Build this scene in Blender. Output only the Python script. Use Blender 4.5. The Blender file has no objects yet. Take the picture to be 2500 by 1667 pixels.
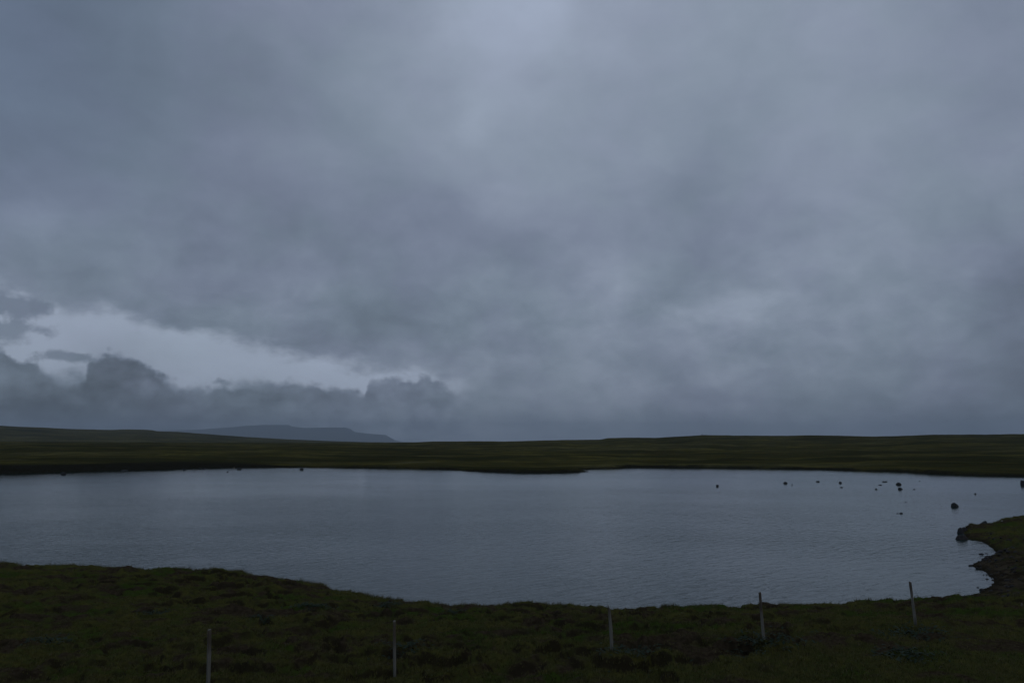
import bpy, math, random
import numpy as np
from mathutils import Vector, Matrix

# ------------------------------------------------------------------ camera
F = 1944.4            # focal length in photograph pixels (28 mm on a 36 mm wide sensor, 2500 px)
CX, CY = 1250.0, 833.5
HOR = 1078.0          # photograph row of the true horizon
ZC = 6.8              # camera height above the lake
PITCH = math.atan((HOR - CY) / F)

scene = bpy.context.scene
col = scene.collection
cam_data = bpy.data.cameras.new('camera')
cam = bpy.data.objects.new('camera', cam_data)
col.objects.link(cam)
cam_data.sensor_width = 36.0
cam_data.lens = 28.0
cam_data.clip_start = 0.1
cam_data.clip_end = 40000.0
cam.location = (0, 0, ZC)
cam.rotation_euler = (math.pi / 2 + PITCH, 0, 0)
scene.camera = cam

def ray(px, py):
    a = (px - CX) / F; b = (CY - py) / F
    return np.array([a, math.cos(PITCH) - b * math.sin(PITCH), math.sin(PITCH) + b * math.cos(PITCH)])
def on_level(px, py, z):
    d = ray(px, py); t = (z - ZC) / d[2]
    return np.array([d[0] * t, d[1] * t, z])
def at_range(px, py, y):
    d = ray(px, py); t = y / d[1]
    return np.array([d[0] * t, y, ZC + d[2] * t])
def az_el(px, py):
    d = ray(px, py)
    return math.atan2(d[0], d[1]), math.atan2(d[2], math.hypot(d[0], d[1]))
def photo_px(az, el):
    x, y, z = math.sin(az) * math.cos(el), math.cos(az) * math.cos(el), math.sin(el)
    f = y * math.cos(PITCH) + z * math.sin(PITCH); u = z * math.cos(PITCH) - y * math.sin(PITCH)
    return CX + F * x / f, CY - F * u / f

# ------------------------------------------------------------------ world: overcast dusk sky
SUN_EL, SUN_AZ = math.radians(14), math.radians(150)     # weak glow, high haze behind the camera
world = bpy.data.worlds.new('World'); scene.world = world; world.use_nodes = True
nt = world.node_tree; nt.nodes.clear()
class G:
    """small helper to write shader maths"""
    def __init__(s, tree): s.t = tree
    def n(s, typ, **kw):
        nd = s.t.nodes.new(typ)
        for k, v in kw.items(): setattr(nd, k, v)
        return nd
    def put(s, sock, v):
        if isinstance(v, bpy.types.NodeSocket): s.t.links.new(v, sock)
        else: sock.default_value = v
    def m(s, op, a, b=None, c=None, clamp=False):
        nd = s.n('ShaderNodeMath', operation=op); nd.use_clamp = clamp
        s.put(nd.inputs[0], a)
        if b is not None: s.put(nd.inputs[1], b)
        if c is not None: s.put(nd.inputs[2], c)
        return nd.outputs[0]
    def noise(s, vec, scale, detail=4, rough=0.5, dist=0.0, lac=2.0):
        nd = s.n('ShaderNodeTexNoise'); s.put(nd.inputs['Vector'], vec)
        nd.inputs['Scale'].default_value = scale; nd.inputs['Detail'].default_value = detail
        nd.inputs['Roughness'].default_value = rough; nd.inputs['Distortion'].default_value = dist
        nd.inputs['Lacunarity'].default_value = lac
        return nd.outputs['Fac']
    def mapr(s, v, a, b, c, d, smooth=True):
        nd = s.n('ShaderNodeMapRange', interpolation_type='SMOOTHSTEP' if smooth else 'LINEAR')
        s.put(nd.inputs[0], v)
        for i, q in enumerate((a, b, c, d)): s.put(nd.inputs[i + 1], q)
        return nd.outputs[0]
    def mixf(s, f, a, b):
        nd = s.n('ShaderNodeMix', data_type='FLOAT'); s.put(nd.inputs[0], f); s.put(nd.inputs[2], a); s.put(nd.inputs[3], b)
        return nd.outputs[0]
    def mixc(s, f, a, b, blend='MIX'):
        nd = s.n('ShaderNodeMix', data_type='RGBA', blend_type=blend)
        s.put(nd.inputs[0], f)
        for i, q in ((6, a), (7, b)):
            if isinstance(q, tuple) and len(q) == 3: q = q + (1,)
            s.put(nd.inputs[i], q)
        return nd.outputs[2]
    def curve(s, x, pts):
        nd = s.n('ShaderNodeFloatCurve'); c = nd.mapping.curves[0]
        c.points[0].location = pts[0]; c.points[1].location = pts[-1]
        for p in pts[1:-1]: c.points.new(p[0], p[1])
        nd.mapping.use_clip = False
        nd.mapping.update(); s.put(nd.inputs['Value'], x)
        return nd.outputs[0]
    def scale_vec(s, v, sc, off=(0, 0, 0), rot=(0, 0, 0)):
        nd = s.n('ShaderNodeMapping'); s.put(nd.inputs['Vector'], v)
        nd.inputs['Scale'].default_value = sc; nd.inputs['Location'].default_value = off; nd.inputs['Rotation'].default_value = rot
        return nd.outputs[0]
w = G(nt)
tc = w.n('ShaderNodeTexCoord'); D = tc.outputs['Generated']
sep = w.n('ShaderNodeSeparateXYZ'); w.put(sep.inputs[0], D)
dx, dy, dz = sep.outputs
AZ = w.m('ARCTAN2', dx, dy)
EL = w.m('ARCSINE', w.m('MINIMUM', w.m('MAXIMUM', dz, -1.0), 1.0))
n_warp = w.noise(w.scale_vec(D, (1, 1, 1.8)), 5.0, 5, 0.55)
n_warp2 = w.noise(w.scale_vec(D, (1, 1, 1.8), (3.1, 7.7, 1.3)), 5.0, 5, 0.55)
azw = w.m('ADD', AZ, w.m('MULTIPLY', w.m('SUBTRACT', n_warp, 0.5), 0.16))
elw = w.m('ADD', EL, w.m('MULTIPLY', w.m('SUBTRACT', n_warp2, 0.5), 0.10))
HALF = 0.85
def azn(v): return w.m('MULTIPLY_ADD', v, 0.5 / HALF, 0.5, clamp=True)
AN, ANW = azn(AZ), azn(azw)
rows = [0, 170, 340, 510, 680, 800, 900, 1000, 1070]
cols = [0, 250, 500, 800, 1100, 1250, 1500, 1750, 2000, 2250, 2500]
tab = np.array([
    [108, 110, 122, 134, 148, 167, 156, 152, 148, 145, 138],
    [108, 110, 120, 131, 147, 160, 146, 148, 148, 143, 135],
    [116, 114, 118, 129, 145, 150, 144, 137, 142, 140, 131],
    [116, 120, 118, 124, 134, 136, 138, 129, 135, 138, 136],
    [126, 123, 124, 124, 129, 134, 137, 128, 142, 136, 124],
    [124, 124, 121, 119, 121, 127, 135, 133, 133, 126, 115],
    [122, 122, 122, 118, 124, 127, 130, 128, 124, 119, 110],
    [104, 104, 108, 114, 120, 120, 120, 118, 113, 109, 102],
    [ 96,  96, 102, 112, 119, 116, 113, 109, 105, 101,  95]], float)
tab[2:] += 5.0; tab[:3] += 2.0; tab[:4, :5] += 3.0; tab[6:] += 6.0; tab[7:] += 3.0
MEAN = 126.0
def sample(px, py):
    px_ = min(max(px, 0), 2500); py_ = min(max(py, 0), 1070)
    i = min(np.searchsorted(rows, py_, 'right') - 1, len(rows) - 2); j = min(np.searchsorted(cols, px_, 'right') - 1, len(cols) - 2)
    a = (py_ - rows[i]) / (rows[i + 1] - rows[i]); b = (px_ - cols[j]) / (cols[j + 1] - cols[j])
    return (tab[i, j] * (1 - b) + tab[i, j + 1] * b) * (1 - a) + (tab[i + 1, j] * (1 - b) + tab[i + 1, j + 1] * b) * a
el_rows = [math.radians(v) for v in (0.3, 2.4, 5.2, 8.2, 11.5, 15.5, 20, 25, 31)]
rowmean = [108, 114, 122, 126, 130, 132, 132, 132, 132]
terms = None
ELMAX = 1.0
eln = w.m('MULTIPLY', elw, 1 / ELMAX, clamp=True)
allrows = el_rows + [math.radians(52)]
for k, e in enumerate(allrows):
    pts = []
    for a in np.linspace(-0.58, 0.58, 15):
        v = 134.0 if k == len(allrows) - 1 else sample(*photo_px(a, e))
        pts.append((0.5 + a * 0.5 / HALF, v / 255.0))
    mv = (134.0 if k == len(allrows) - 1 else rowmean[k]) / 255.0
    pts = [(0.0, mv), (0.06, mv)] + pts + [(0.94, mv), (1.0, mv)]
    cv = w.curve(ANW, pts)
    lo = allrows[k - 1] / ELMAX if k else None; hi = allrows[k + 1] / ELMAX if k < len(allrows) - 1 else None
    up = w.mapr(eln, lo, e / ELMAX, 0, 1, False) if lo is not None else 1.0
    dn = w.mapr(eln, e / ELMAX, hi, 1, 0, False) if hi is not None else 1.0
    wt = w.m('MULTIPLY', up, dn)
    tm = w.m('MULTIPLY', cv, wt)
    terms = tm if terms is None else w.m('ADD', terms, tm)
lum = terms
def blob(px, py, rx, ry, rot, amp):
    a0, e0 = az_el(px, py)
    global lum
    ca, sa = math.cos(math.radians(rot)), math.sin(math.radians(rot))
    x = w.m('SUBTRACT', azw2, a0); y = w.m('SUBTRACT', elw2, e0)
    xr = w.m('ADD', w.m('MULTIPLY', x, ca * F / rx), w.m('MULTIPLY', y, sa * F / rx))
    yr = w.m('ADD', w.m('MULTIPLY', x, -sa * F / ry), w.m('MULTIPLY', y, ca * F / ry))
    q = w.m('ADD', w.m('MULTIPLY', xr, xr), w.m('MULTIPLY', yr, yr))
    lum = w.m('ADD', lum, w.m('MULTIPLY', w.m('EXPONENT', w.m('MULTIPLY', q, -1.0)), amp / 255.0))
nb = w.noise(w.scale_vec(D, (1, 1, 1.6), (9, 2, 5)), 14.0, 5, 0.6)
azw2 = w.m('ADD', AZ, w.m('MULTIPLY', w.m('SUBTRACT', nb, 0.5), 0.09))
elw2 = w.m('ADD', EL, w.m('MULTIPLY', w.m('SUBTRACT', w.noise(w.scale_vec(D, (1, 1, 1.6), (1, 4, 8)), 14.0, 5, 0.6), 0.5), 0.05))
blob(1790, 752, 150, 36, 8, 22)
blob(1500, 735, 60, 85, 0, 13)
blob(1690, 655, 150, 40, 30, -5)
blob(1900, 640, 160, 40, 20, 6)
blob(1340, 60, 70, 90, 60, 9)
blob(1155, 300, 40, 60, -30, 6)
blob(930, 770, 130, 50, 0, -8)
blob(2460, 720, 140, 70, 20, -9)
blob(700, 700, 80, 60, 0, 6)
blob(1150, 560, 330, 60, -28, -5)
blob(820, 330, 380, 70, -25, -4)
blob(2150, 330, 240, 60, 25, 4)
blob(1700, 420, 220, 60, 35, -4)
# general cloud texture, flattened towards the horizon as a layer seen in perspective
den = w.m('ADD', w.m('ABSOLUTE', dz), 0.13)
comb = w.n('ShaderNodeCombineXYZ'); w.put(comb.inputs[0], w.m('DIVIDE', dx, den)); w.put(comb.inputs[1], w.m('DIVIDE', dy, den)); w.put(comb.inputs[2], dz)
LAY = comb.outputs[0]
t1 = w.m('SUBTRACT', w.noise(LAY, 0.9, 6, 0.52, 0.3), 0.5)
t2 = w.m('SUBTRACT', w.noise(w.scale_vec(D, (1, 1, 1.5), (4, 4, 4)), 7.0, 6, 0.55, 0.4), 0.5)
t3 = w.m('SUBTRACT', w.noise(w.scale_vec(D, (1, 1, 1.5), (14, 2, 7)), 20.0, 6, 0.6, 0.3), 0.5)
low = w.mapr(EL, 0.02, 0.38, 1.0, 0.45)
lum = w.m('ADD', lum, w.m('MULTIPLY', w.m('ADD', w.m('MULTIPLY', t1, 0.11), w.m('ADD', w.m('MULTIPLY', t2, 0.20), w.m('MULTIPLY', t3, w.mapr(EL, 0.05, 0.4, 0.19, 0.08)))), low))
# the pale gap between the stratus and the cumulus bank on the left
def el_curve(pts, smooth_to, tail):
    out = [(0.0, tail), (0.02, tail)]
    p0 = [(az_el(*p)) for p in pts]
    last = -1
    for a, e in p0:
        x = 0.5 + a * 0.5 / HALF
        if x - last < 0.003: continue
        out.append((x, e)); last = x
    out += [(min(last + 0.05, 0.99), smooth_to), (1.0, smooth_to)]
    return out
bank = [(-300, 880), (-150, 850), (0, 839), (21, 847), (60, 862), (90, 862), (103, 884), (175, 910), (209, 909), (216, 890), (229, 868), (250, 857), (275, 852), (305, 860), (335, 864), (356, 874), (382, 897), (415, 916),
        (468, 928), (531, 929), (584, 924), (665, 924), (696, 916), (755, 932), (824, 942), (888, 950), (902, 921), (946, 913), (1036, 916), (1089, 930), (1150, 948), (1300, 990)]
strat = [(-300, 640), (-100, 670), (0, 690), (60, 715), (90, 740), (180, 745), (266, 758), (340, 782), (478, 802), (560, 812), (638, 833), (744, 860), (903, 886), (1010, 905), (1132, 937), (1250, 985)]
def curve2(pts):
    # resample finely so that the curve has no overshoot
    A = np.array([az_el(*p) for p in pts]); return A
BA, SA = curve2(bank), curve2(strat)
# the curve spans only the azimuths where the bank stands, for resolution
A0, A1 = BA[0, 0], BA[-1, 0]
bx = w.m('ADD', AZ, w.m('MULTIPLY', w.m('SUBTRACT', w.noise(D, 60.0, 3, 0.5), 0.5), 0.010))
bn = w.mapr(bx, A0, A1, 0, 1, False)
def local_curve(A):
    nd = w.curve(bn, [((a - A0) / (A1 - A0), e * 3.0) for a, e in A if A0 <= a <= A1])
    for p in nd.node.mapping.curves[0].points: p.handle_type = 'VECTOR' if False else 'AUTO_CLAMPED'
    nd.node.mapping.update()
    return w.m('DIVIDE', nd, 3.0)
bank_el, strat_el = local_curve(BA), local_curve(SA)
puff = w.m('SUBTRACT', w.noise(w.scale_vec(D, (1, 1, 1.2), (2, 2, 2)), 46.0, 6, 0.58), 0.5)
soft = w.m('SUBTRACT', w.noise(w.scale_vec(D, (1, 1, 2.0), (7, 1, 2)), 22.0, 5, 0.6), 0.5)
def domes(sc, off):
    v = w.n('ShaderNodeTexVoronoi', feature='SMOOTH_F1'); v.inputs['Scale'].default_value = sc; v.inputs['Smoothness'].default_value = 0.25
    wq = w.n('ShaderNodeVectorMath', operation='ADD')
    nw = w.n('ShaderNodeTexNoise'); w.put(nw.inputs['Vector'], D); nw.inputs['Scale'].default_value = sc * 1.7; nw.inputs['Detail'].default_value = 3
    sc_ = w.n('ShaderNodeVectorMath', operation='SCALE'); w.put(sc_.inputs[0], nw.outputs['Color']); sc_.inputs['Scale'].default_value = 0.35 / sc
    w.put(wq.inputs[0], w.scale_vec(D, (1, 1, 1.25), off)); w.put(wq.inputs[1], sc_.outputs[0]); w.put(v.inputs['Vector'], wq.outputs[0])
    return w.m('SUBTRACT', 0.45, v.outputs['Distance'])
dm1, dm2, dm3 = domes(26.0, (0, 0, 0)), domes(62.0, (3, 1, 2)), domes(140.0, (1, 5, 2))
cumul = w.m('ADD', w.m('ADD', w.m('MULTIPLY', dm1, 0.013), w.m('MULTIPLY', dm2, 0.008)), w.m('ADD', w.m('MULTIPLY', dm3, 0.004), w.m('MULTIPLY', puff, 0.022)))
d_bank = w.m('ADD', w.m('SUBTRACT', bank_el, EL), w.m('SUBTRACT', cumul, 0.0015))
d_str = w.m('ADD', w.m('SUBTRACT', strat_el, EL), w.m('MULTIPLY', soft, 0.06))
edge_fade = w.m('MULTIPLY', w.mapr(AZ, az_el(1290, 960)[0], az_el(1040, 930)[0], 0, 1), w.mapr(AZ, -0.85, -0.62, 0, 1))
m_str = w.m('MULTIPLY', w.mapr(d_str, -0.010, 0.018, 0, 1), edge_fade)
gaptone = w.m('ADD', w.m('ADD', 168 / 255.0, w.m('MULTIPLY', soft, 0.05)), w.mapr(AZ, az_el(500, 900)[0], az_el(950, 900)[0], 0, 0.03))
lum = w.mixf(m_str, lum, gaptone)
# a small ragged fragment hanging in the gap at the far left
def patchdark(px, py, rx, ry, val, thr):
    global lum
    a0, e0 = az_el(px, py)
    x = w.m('MULTIPLY', w.m('SUBTRACT', AZ, a0), F / rx); y = w.m('MULTIPLY', w.m('SUBTRACT', EL, e0), F / ry)
    q = w.m('SQRT', w.m('ADD', w.m('MULTIPLY', x, x), w.m('MULTIPLY', y, y)))
    q = w.m('ADD', q, w.m('MULTIPLY', puff, -3.0))
    lum = w.mixf(w.mapr(q, thr + 0.55, thr - 0.35, 0, 0.85), lum, val / 255.0)
patchdark(25, 745, 62, 30, 120, 0.9)
patchdark(-30, 800, 90, 22, 128, 0.9)
patchdark(170, 870, 60, 10, 126, 0.8)
# cumulus bank
m_bank = w.m('MULTIPLY', w.mapr(w.m('DIVIDE', d_bank, w.mapr(w.noise(w.scale_vec(D, (1, 1, 1), (8, 8, 1)), 14.0, 2), 0.38, 0.62, 0.005, 0.018)), -0.4, 1.0, 0, 1), edge_fade)
b1 = w.m('SUBTRACT', w.noise(w.scale_vec(D, (1, 1, 1.5), (5, 9, 2)), 26.0, 6, 0.58), 0.5)
vert = w.mapr(EL, 0.0, 0.10, 80 / 255.0, 128 / 255.0, False)
vright = w.mapr(EL, 0.0, 0.08, 121 / 255.0, 133 / 255.0, False)
bank_l = w.mixf(w.mapr(AZ, az_el(300, 950)[0], az_el(1000, 950)[0], 0, 1), vert, vright)
near_edge = w.mapr(d_bank, 0.0, 0.06, -0.022, 0.0)
bank_l = w.m('ADD', w.m('ADD', bank_l, near_edge), w.m('MULTIPLY', w.m('ADD', b1, w.m('ADD', w.m('MULTIPLY', puff, 0.3), w.m('MULTIPLY', dm2, 0.12))), 0.30))
lum = w.mixf(m_bank, lum, bank_l)
def dark_after(px, py, rx, ry, amp):
    global lum
    a0, e0 = az_el(px, py)
    x = w.m('MULTIPLY', w.m('SUBTRACT', azw2, a0), F / rx); y = w.m('MULTIPLY', w.m('SUBTRACT', elw2, e0), F / ry)
    q = w.m('ADD', w.m('MULTIPLY', x, x), w.m('MULTIPLY', y, y))
    lum = w.m('ADD', lum, w.m('MULTIPLY', w.m('EXPONENT', w.m('MULTIPLY', q, -1.0)), amp / 255.0))
dark_after(290, 930, 85, 90, -15)
dark_after(95, 925, 75, 40, 6)
dark_after(480, 965, 90, 35, 6)
dark_after(700, 975, 70, 14, -7)
dark_after(560, 985, 120, 25, 5)
dark_after(850, 1010, 150, 16, 4)
# tone to colour
lin = w.m('POWER', w.m('MAXIMUM', lum, 0.02), 2.25)
huen = w.noise(w.scale_vec(D, (1, 1, 1.5), (11, 3, 6)), 6.0, 4, 0.6)
tint = w.mixc(w.mapr(huen, 0.34, 0.66, 0, 1), (0.785, 0.995, 1.29), (0.83, 0.985, 1.37))
tint = w.mixc(w.mapr(lum, 0.46, 0.64, 0, 0.7), tint, (0.87, 1.0, 1.245))
tint = w.mixc(w.mapr(AZ, -0.30, -0.62, 0, w.mapr(EL, 0.15, 0.4, 0, 0.8)), tint, (0.74, 0.98, 1.42))
vm = w.n('ShaderNodeVectorMath', operation='SCALE'); w.put(vm.inputs[0], tint); w.put(vm.inputs['Scale'], w.m('MULTIPLY', lin, 10.0))
sky = w.n('ShaderNodeTexSky', sky_type='NISHITA'); sky.sun_disc = False
sky.sun_elevation = SUN_EL; sky.sun_rotation = SUN_AZ; sky.air_density = 1.0; sky.dust_density = 2.0
skyc = w.mixc(0.03, vm.outputs[0], sky.outputs[0])
bg = w.n('ShaderNodeBackground'); w.put(bg.inputs['Color'], skyc); bg.inputs['Strength'].default_value = 0.1
wo = w.n('ShaderNodeOutputWorld'); nt.links.new(bg.outputs[0], wo.inputs['Surface'])
world.cycles.sampling_method = 'MANUAL'; world.cycles.sample_map_resolution = 512

# ------------------------------------------------------------------ weak overcast sun
sd = bpy.data.lights.new('sun', 'SUN'); sd.energy = 0.05; sd.angle = math.radians(40); sd.color = (1.0, 0.95, 0.9)
sun = bpy.data.objects.new('sun', sd); col.objects.link(sun)
sv = Vector((math.sin(SUN_AZ) * math.cos(SUN_EL), math.cos(SUN_AZ) * math.cos(SUN_EL), math.sin(SUN_EL)))
sun.rotation_euler = sv.to_track_quat('Z', 'Y').to_euler(); sun.location = (0, -20, 40)

vs = scene.view_settings
scene.display_settings.display_device = 'sRGB'
vs.view_transform = 'Standard'; vs.look = 'None'; vs.exposure = 0; vs.gamma = 1; vs.use_curve_mapping = False
scene.cycles.max_bounces = 5; scene.cycles.volume_bounces = 1
scene.cycles.use_denoising = True

# ------------------------------------------------------------------ helpers
rng = np.random.default_rng(7); random.seed(7)
PERM = np.random.default_rng(3).permutation(4096)
GA = np.random.default_rng(5).random(4096) * 2 * np.pi
GX, GY = np.cos(GA), np.sin(GA)
def perlin(x, y):
    xi = np.floor(x).astype(np.int64); yi = np.floor(y).astype(np.int64)
    xf = x - xi; yf = y - yi
    u = xf * xf * xf * (xf * (xf * 6 - 15) + 10); v = yf * yf * yf * (yf * (yf * 6 - 15) + 10)
    def g(ix, iy, fx, fy):
        h = PERM[(PERM[ix & 4095] + iy) & 4095]
        return GX[h] * fx + GY[h] * fy
    a = g(xi, yi, xf, yf); b = g(xi + 1, yi, xf - 1, yf); c = g(xi, yi + 1, xf, yf - 1); d = g(xi + 1, yi + 1, xf - 1, yf - 1)
    return ((a * (1 - u) + b * u) * (1 - v) + (c * (1 - u) + d * u) * v) * 1.4
def fbm(x, y, n=4, g=0.5):
    s = np.zeros_like(x); a = 1.0; t = 0
    for i in range(n):
        s += a * perlin(x * 2 ** i + 17.3 * i, y * 2 ** i - 9.1 * i); t += a; a *= g
    return s / t
def ss(x, a, b):
    t = np.clip((x - a) / (b - a), 0, 1); return t * t * (3 - 2 * t)

def new_obj(name, me, parent=None, mat=None):
    o = bpy.data.objects.new(name, me); col.objects.link(o)
    if parent: o.parent = parent
    if mat: me.materials.append(mat)
    return o
def tag(o, label=None, cat=None, group=None, kind=None):
    if label: o['label'] = label
    if cat: o['category'] = cat
    if group: o['group'] = group
    if kind: o['kind'] = kind
    return o
def mesh_np(name, verts, faces, smooth=True):
    """verts (n,3), faces (m,k) arrays"""
    me = bpy.data.meshes.new(name); k = faces.shape[1]
    me.vertices.add(len(verts)); me.vertices.foreach_set('co', np.ascontiguousarray(verts, dtype=np.float32).ravel())
    me.loops.add(faces.size); me.loops.foreach_set('vertex_index', np.ascontiguousarray(faces, dtype=np.int32).ravel())
    me.polygons.add(len(faces)); me.polygons.foreach_set('loop_start', np.arange(0, faces.size, k, dtype=np.int32))
    me.polygons.foreach_set('loop_total', np.full(len(faces), k, dtype=np.int32))
    me.update(calc_edges=True); me.validate()
    me.polygons.foreach_set('use_smooth', np.full(len(me.polygons), smooth))
    return me
def attr(me, name, vals):
    a = me.attributes.new(name, 'FLOAT', 'POINT'); a.data.foreach_set('value', np.ascontiguousarray(vals, dtype=np.float32))

def material(name):
    m = bpy.data.materials.new(name); m.use_nodes = True
    g = G(m.node_tree); b = m.node_tree.nodes['Principled BSDF']
    return m, g, b

# ------------------------------------------------------------------ lake outline
near = [(0, 1365), (24, 1363), (37, 1370), (102, 1372), (204, 1372), (340, 1374), (374, 1382), (503, 1382), (524, 1377.5), (544, 1382), (595, 1387), (646, 1399), (765, 1411.5), (800, 1419),
        (851, 1434), (946, 1450), (1021, 1463), (1089, 1463), (1126, 1468), (1191, 1474), (1222, 1463), (1276, 1468), (1378, 1473), (1446, 1477.5), (1558, 1487), (1605, 1477), (1715, 1473),
        (1849, 1473), (1906, 1468), (1944, 1472), (2040, 1466), (2136, 1464.5), (2250, 1458), (2340, 1455)]
cove = [(2357, 1455), (2390, 1441), (2420, 1425), (2427, 1416), (2412, 1400), (2400, 1390), (2372, 1380), (2366, 1377), (2378, 1371), (2396, 1364), (2415, 1354), (2430, 1349), (2427, 1342), (2415, 1331), (2397, 1320), (2380, 1316), (2358, 1314)]
pen_far = [(2350, 1300), (2352, 1288), (2370, 1284)]
P = [on_level(x, y, 0.52)[:2] for x, y in near]
P += [on_level(x, y, 0.06)[:2] for x, y in cove]
P += [on_level(x, y, 0.06)[:2] for x, y in pen_far]
P += [on_level(x, y, 0.75)[:2] for x, y in [(2395, 1268), (2440, 1262), (2500, 1259)]]
P += [np.array(v) for v in [(52, 67), (72, 72), (100, 84), (130, 105), (140, 130)]]
far = [(2500, 1163), (2380, 1160), (2250, 1155), (2200, 1151), (2000, 1146), (1850, 1143), (1700, 1141.5), (1540, 1141), (1500, 1143), (1440, 1145), (1410, 1147), (1425, 1149.5), (1440, 1150.8), (1415, 1152), (1380, 1153), (1330, 1154), (1250, 1153),
       (1150, 1150), (1080, 1146), (1000, 1143), (900, 1142), (800, 1141), (580, 1141), (470, 1143), (445, 1144), (420, 1146), (330, 1147), (290, 1148), (150, 1152), (60, 1155), (0, 1155.5)]
P += [on_level(x, y, 0.0)[:2] for x, y in far]
P += [np.array(v) for v in [(-135, 172), (-170, 160), (-180, 125), (-140, 85), (-80, 58), (-45, 46)]]
LAKE = np.array(P)

def lake_sd(x, y):
    """signed distance to the lake outline: positive on land"""
    shp = x.shape; x = x.ravel(); y = y.ravel()
    d = np.full(x.shape, 1e9); ins = np.zeros(x.shape, bool)
    n = len(LAKE)
    for i in range(n):
        a = LAKE[i]; b = LAKE[(i + 1) % n]; e = b - a
        t = np.clip(((x - a[0]) * e[0] + (y - a[1]) * e[1]) / (e @ e + 1e-12), 0, 1)
        d = np.minimum(d, (x - a[0] - t * e[0]) ** 2 + (y - a[1] - t * e[1]) ** 2)
        c = ((a[1] > y) != (b[1] > y)) & (x < (b[0] - a[0]) * (y - a[1]) / (b[1] - a[1] + 1e-12) + a[0])
        ins ^= c
    d = np.sqrt(d); return np.where(ins, -d, d).reshape(shp)

# posts: (base px, base py, top px, top py, distance)
POSTS = [(507, 1672, 511, 1537, 17.2), (965, 1641, 963, 1516, 18.0), (1493, 1604, 1487, 1483, 18.5), (1867, 1561, 1855, 1446, 19.4), (2236, 1530, 2222, 1421, 20.5)]
post_base = [at_range(p[0], p[1], p[4]) for p in POSTS]
ctrl = [tuple(b) for b in post_base]
for (x, y) in near[::3]: ctrl.append((*on_level(x, y, 0.45)[:2], 0.45))
ctrl += [(-12, 16, 1.55), (-20, 20, 1.4), (-30, 30, 1.1), (16, 20, 2.0), (22, 24, 2.0), (14, 14, 2.1), (-10, 12, 1.7), (0, 13, 1.8), (8, 13, 2.0), (24, 32, 1.2), (27, 40, .8), (30, 50, .75), (40, 62, .8), (33.6, 60.5, 0.15), (35.2, 61, 0.3), (36.5, 62.5, .5), (37.5, 56, .5), (34.5, 58, .25), (45, 50, 1.3), (60, 60, 1.6), (-60, 40, 1.5), (24.5, 33.5, .5), (60, 30, 2.4), (-60, 10, 2.0)]
CT = np.array(ctrl)
_d = np.sqrt(((CT[:, None, :2] - CT[None, :, :2]) ** 2).sum(-1) + 1.0)
RW = np.linalg.solve(_d + np.eye(len(CT)) * 0.02, CT[:, 2] - 1.2)
def near_height(x, y):
    h = np.full(x.shape, 1.2)
    for (cx_, cy_, _), wgt in zip(CT, RW): h += wgt * np.sqrt((x - cx_) ** 2 + (y - cy_) ** 2 + 1.0)
    return np.clip(h, 0.12, 2.6)

SKY_A = [(-900, 1076), (0, 1079), (600, 1082), (940, 1083), (1000, 1082), (1060, 1078), (1150, 1076), (1230, 1077), (1290, 1075.5), (1370, 1073.5), (1465, 1072.5), (1483, 1069), (1530, 1068), (1600, 1067.5), (1690, 1063.5), (1720, 1061.5), (1800, 1063),
         (1900, 1063.5), (1980, 1062), (2060, 1063), (2130, 1065), (2200, 1063), (2280, 1060.5), (2400, 1060), (2500, 1059), (3400, 1062)]
SKY_B = [(-900, 1035), (0, 1041), (50, 1043.5), (100, 1045), (170, 1048.5), (240, 1050), (275, 1050.5), (300, 1049.5), (350, 1050), (372, 1051.5), (384, 1054), (430, 1055), (500, 1060), (600, 1067), (700, 1072.5), (800, 1076.5), (950, 1081), (1050, 1083), (1500, 1085), (3400, 1083)]
def sky_tan(az, table):
    A = np.array([(math.atan2(ray(*p)[0], ray(*p)[1]), ray(*p)[2] / math.hypot(ray(*p)[0], ray(*p)[1])) for p in table])
    return np.interp(az, A[:, 0], A[:, 1])

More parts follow.
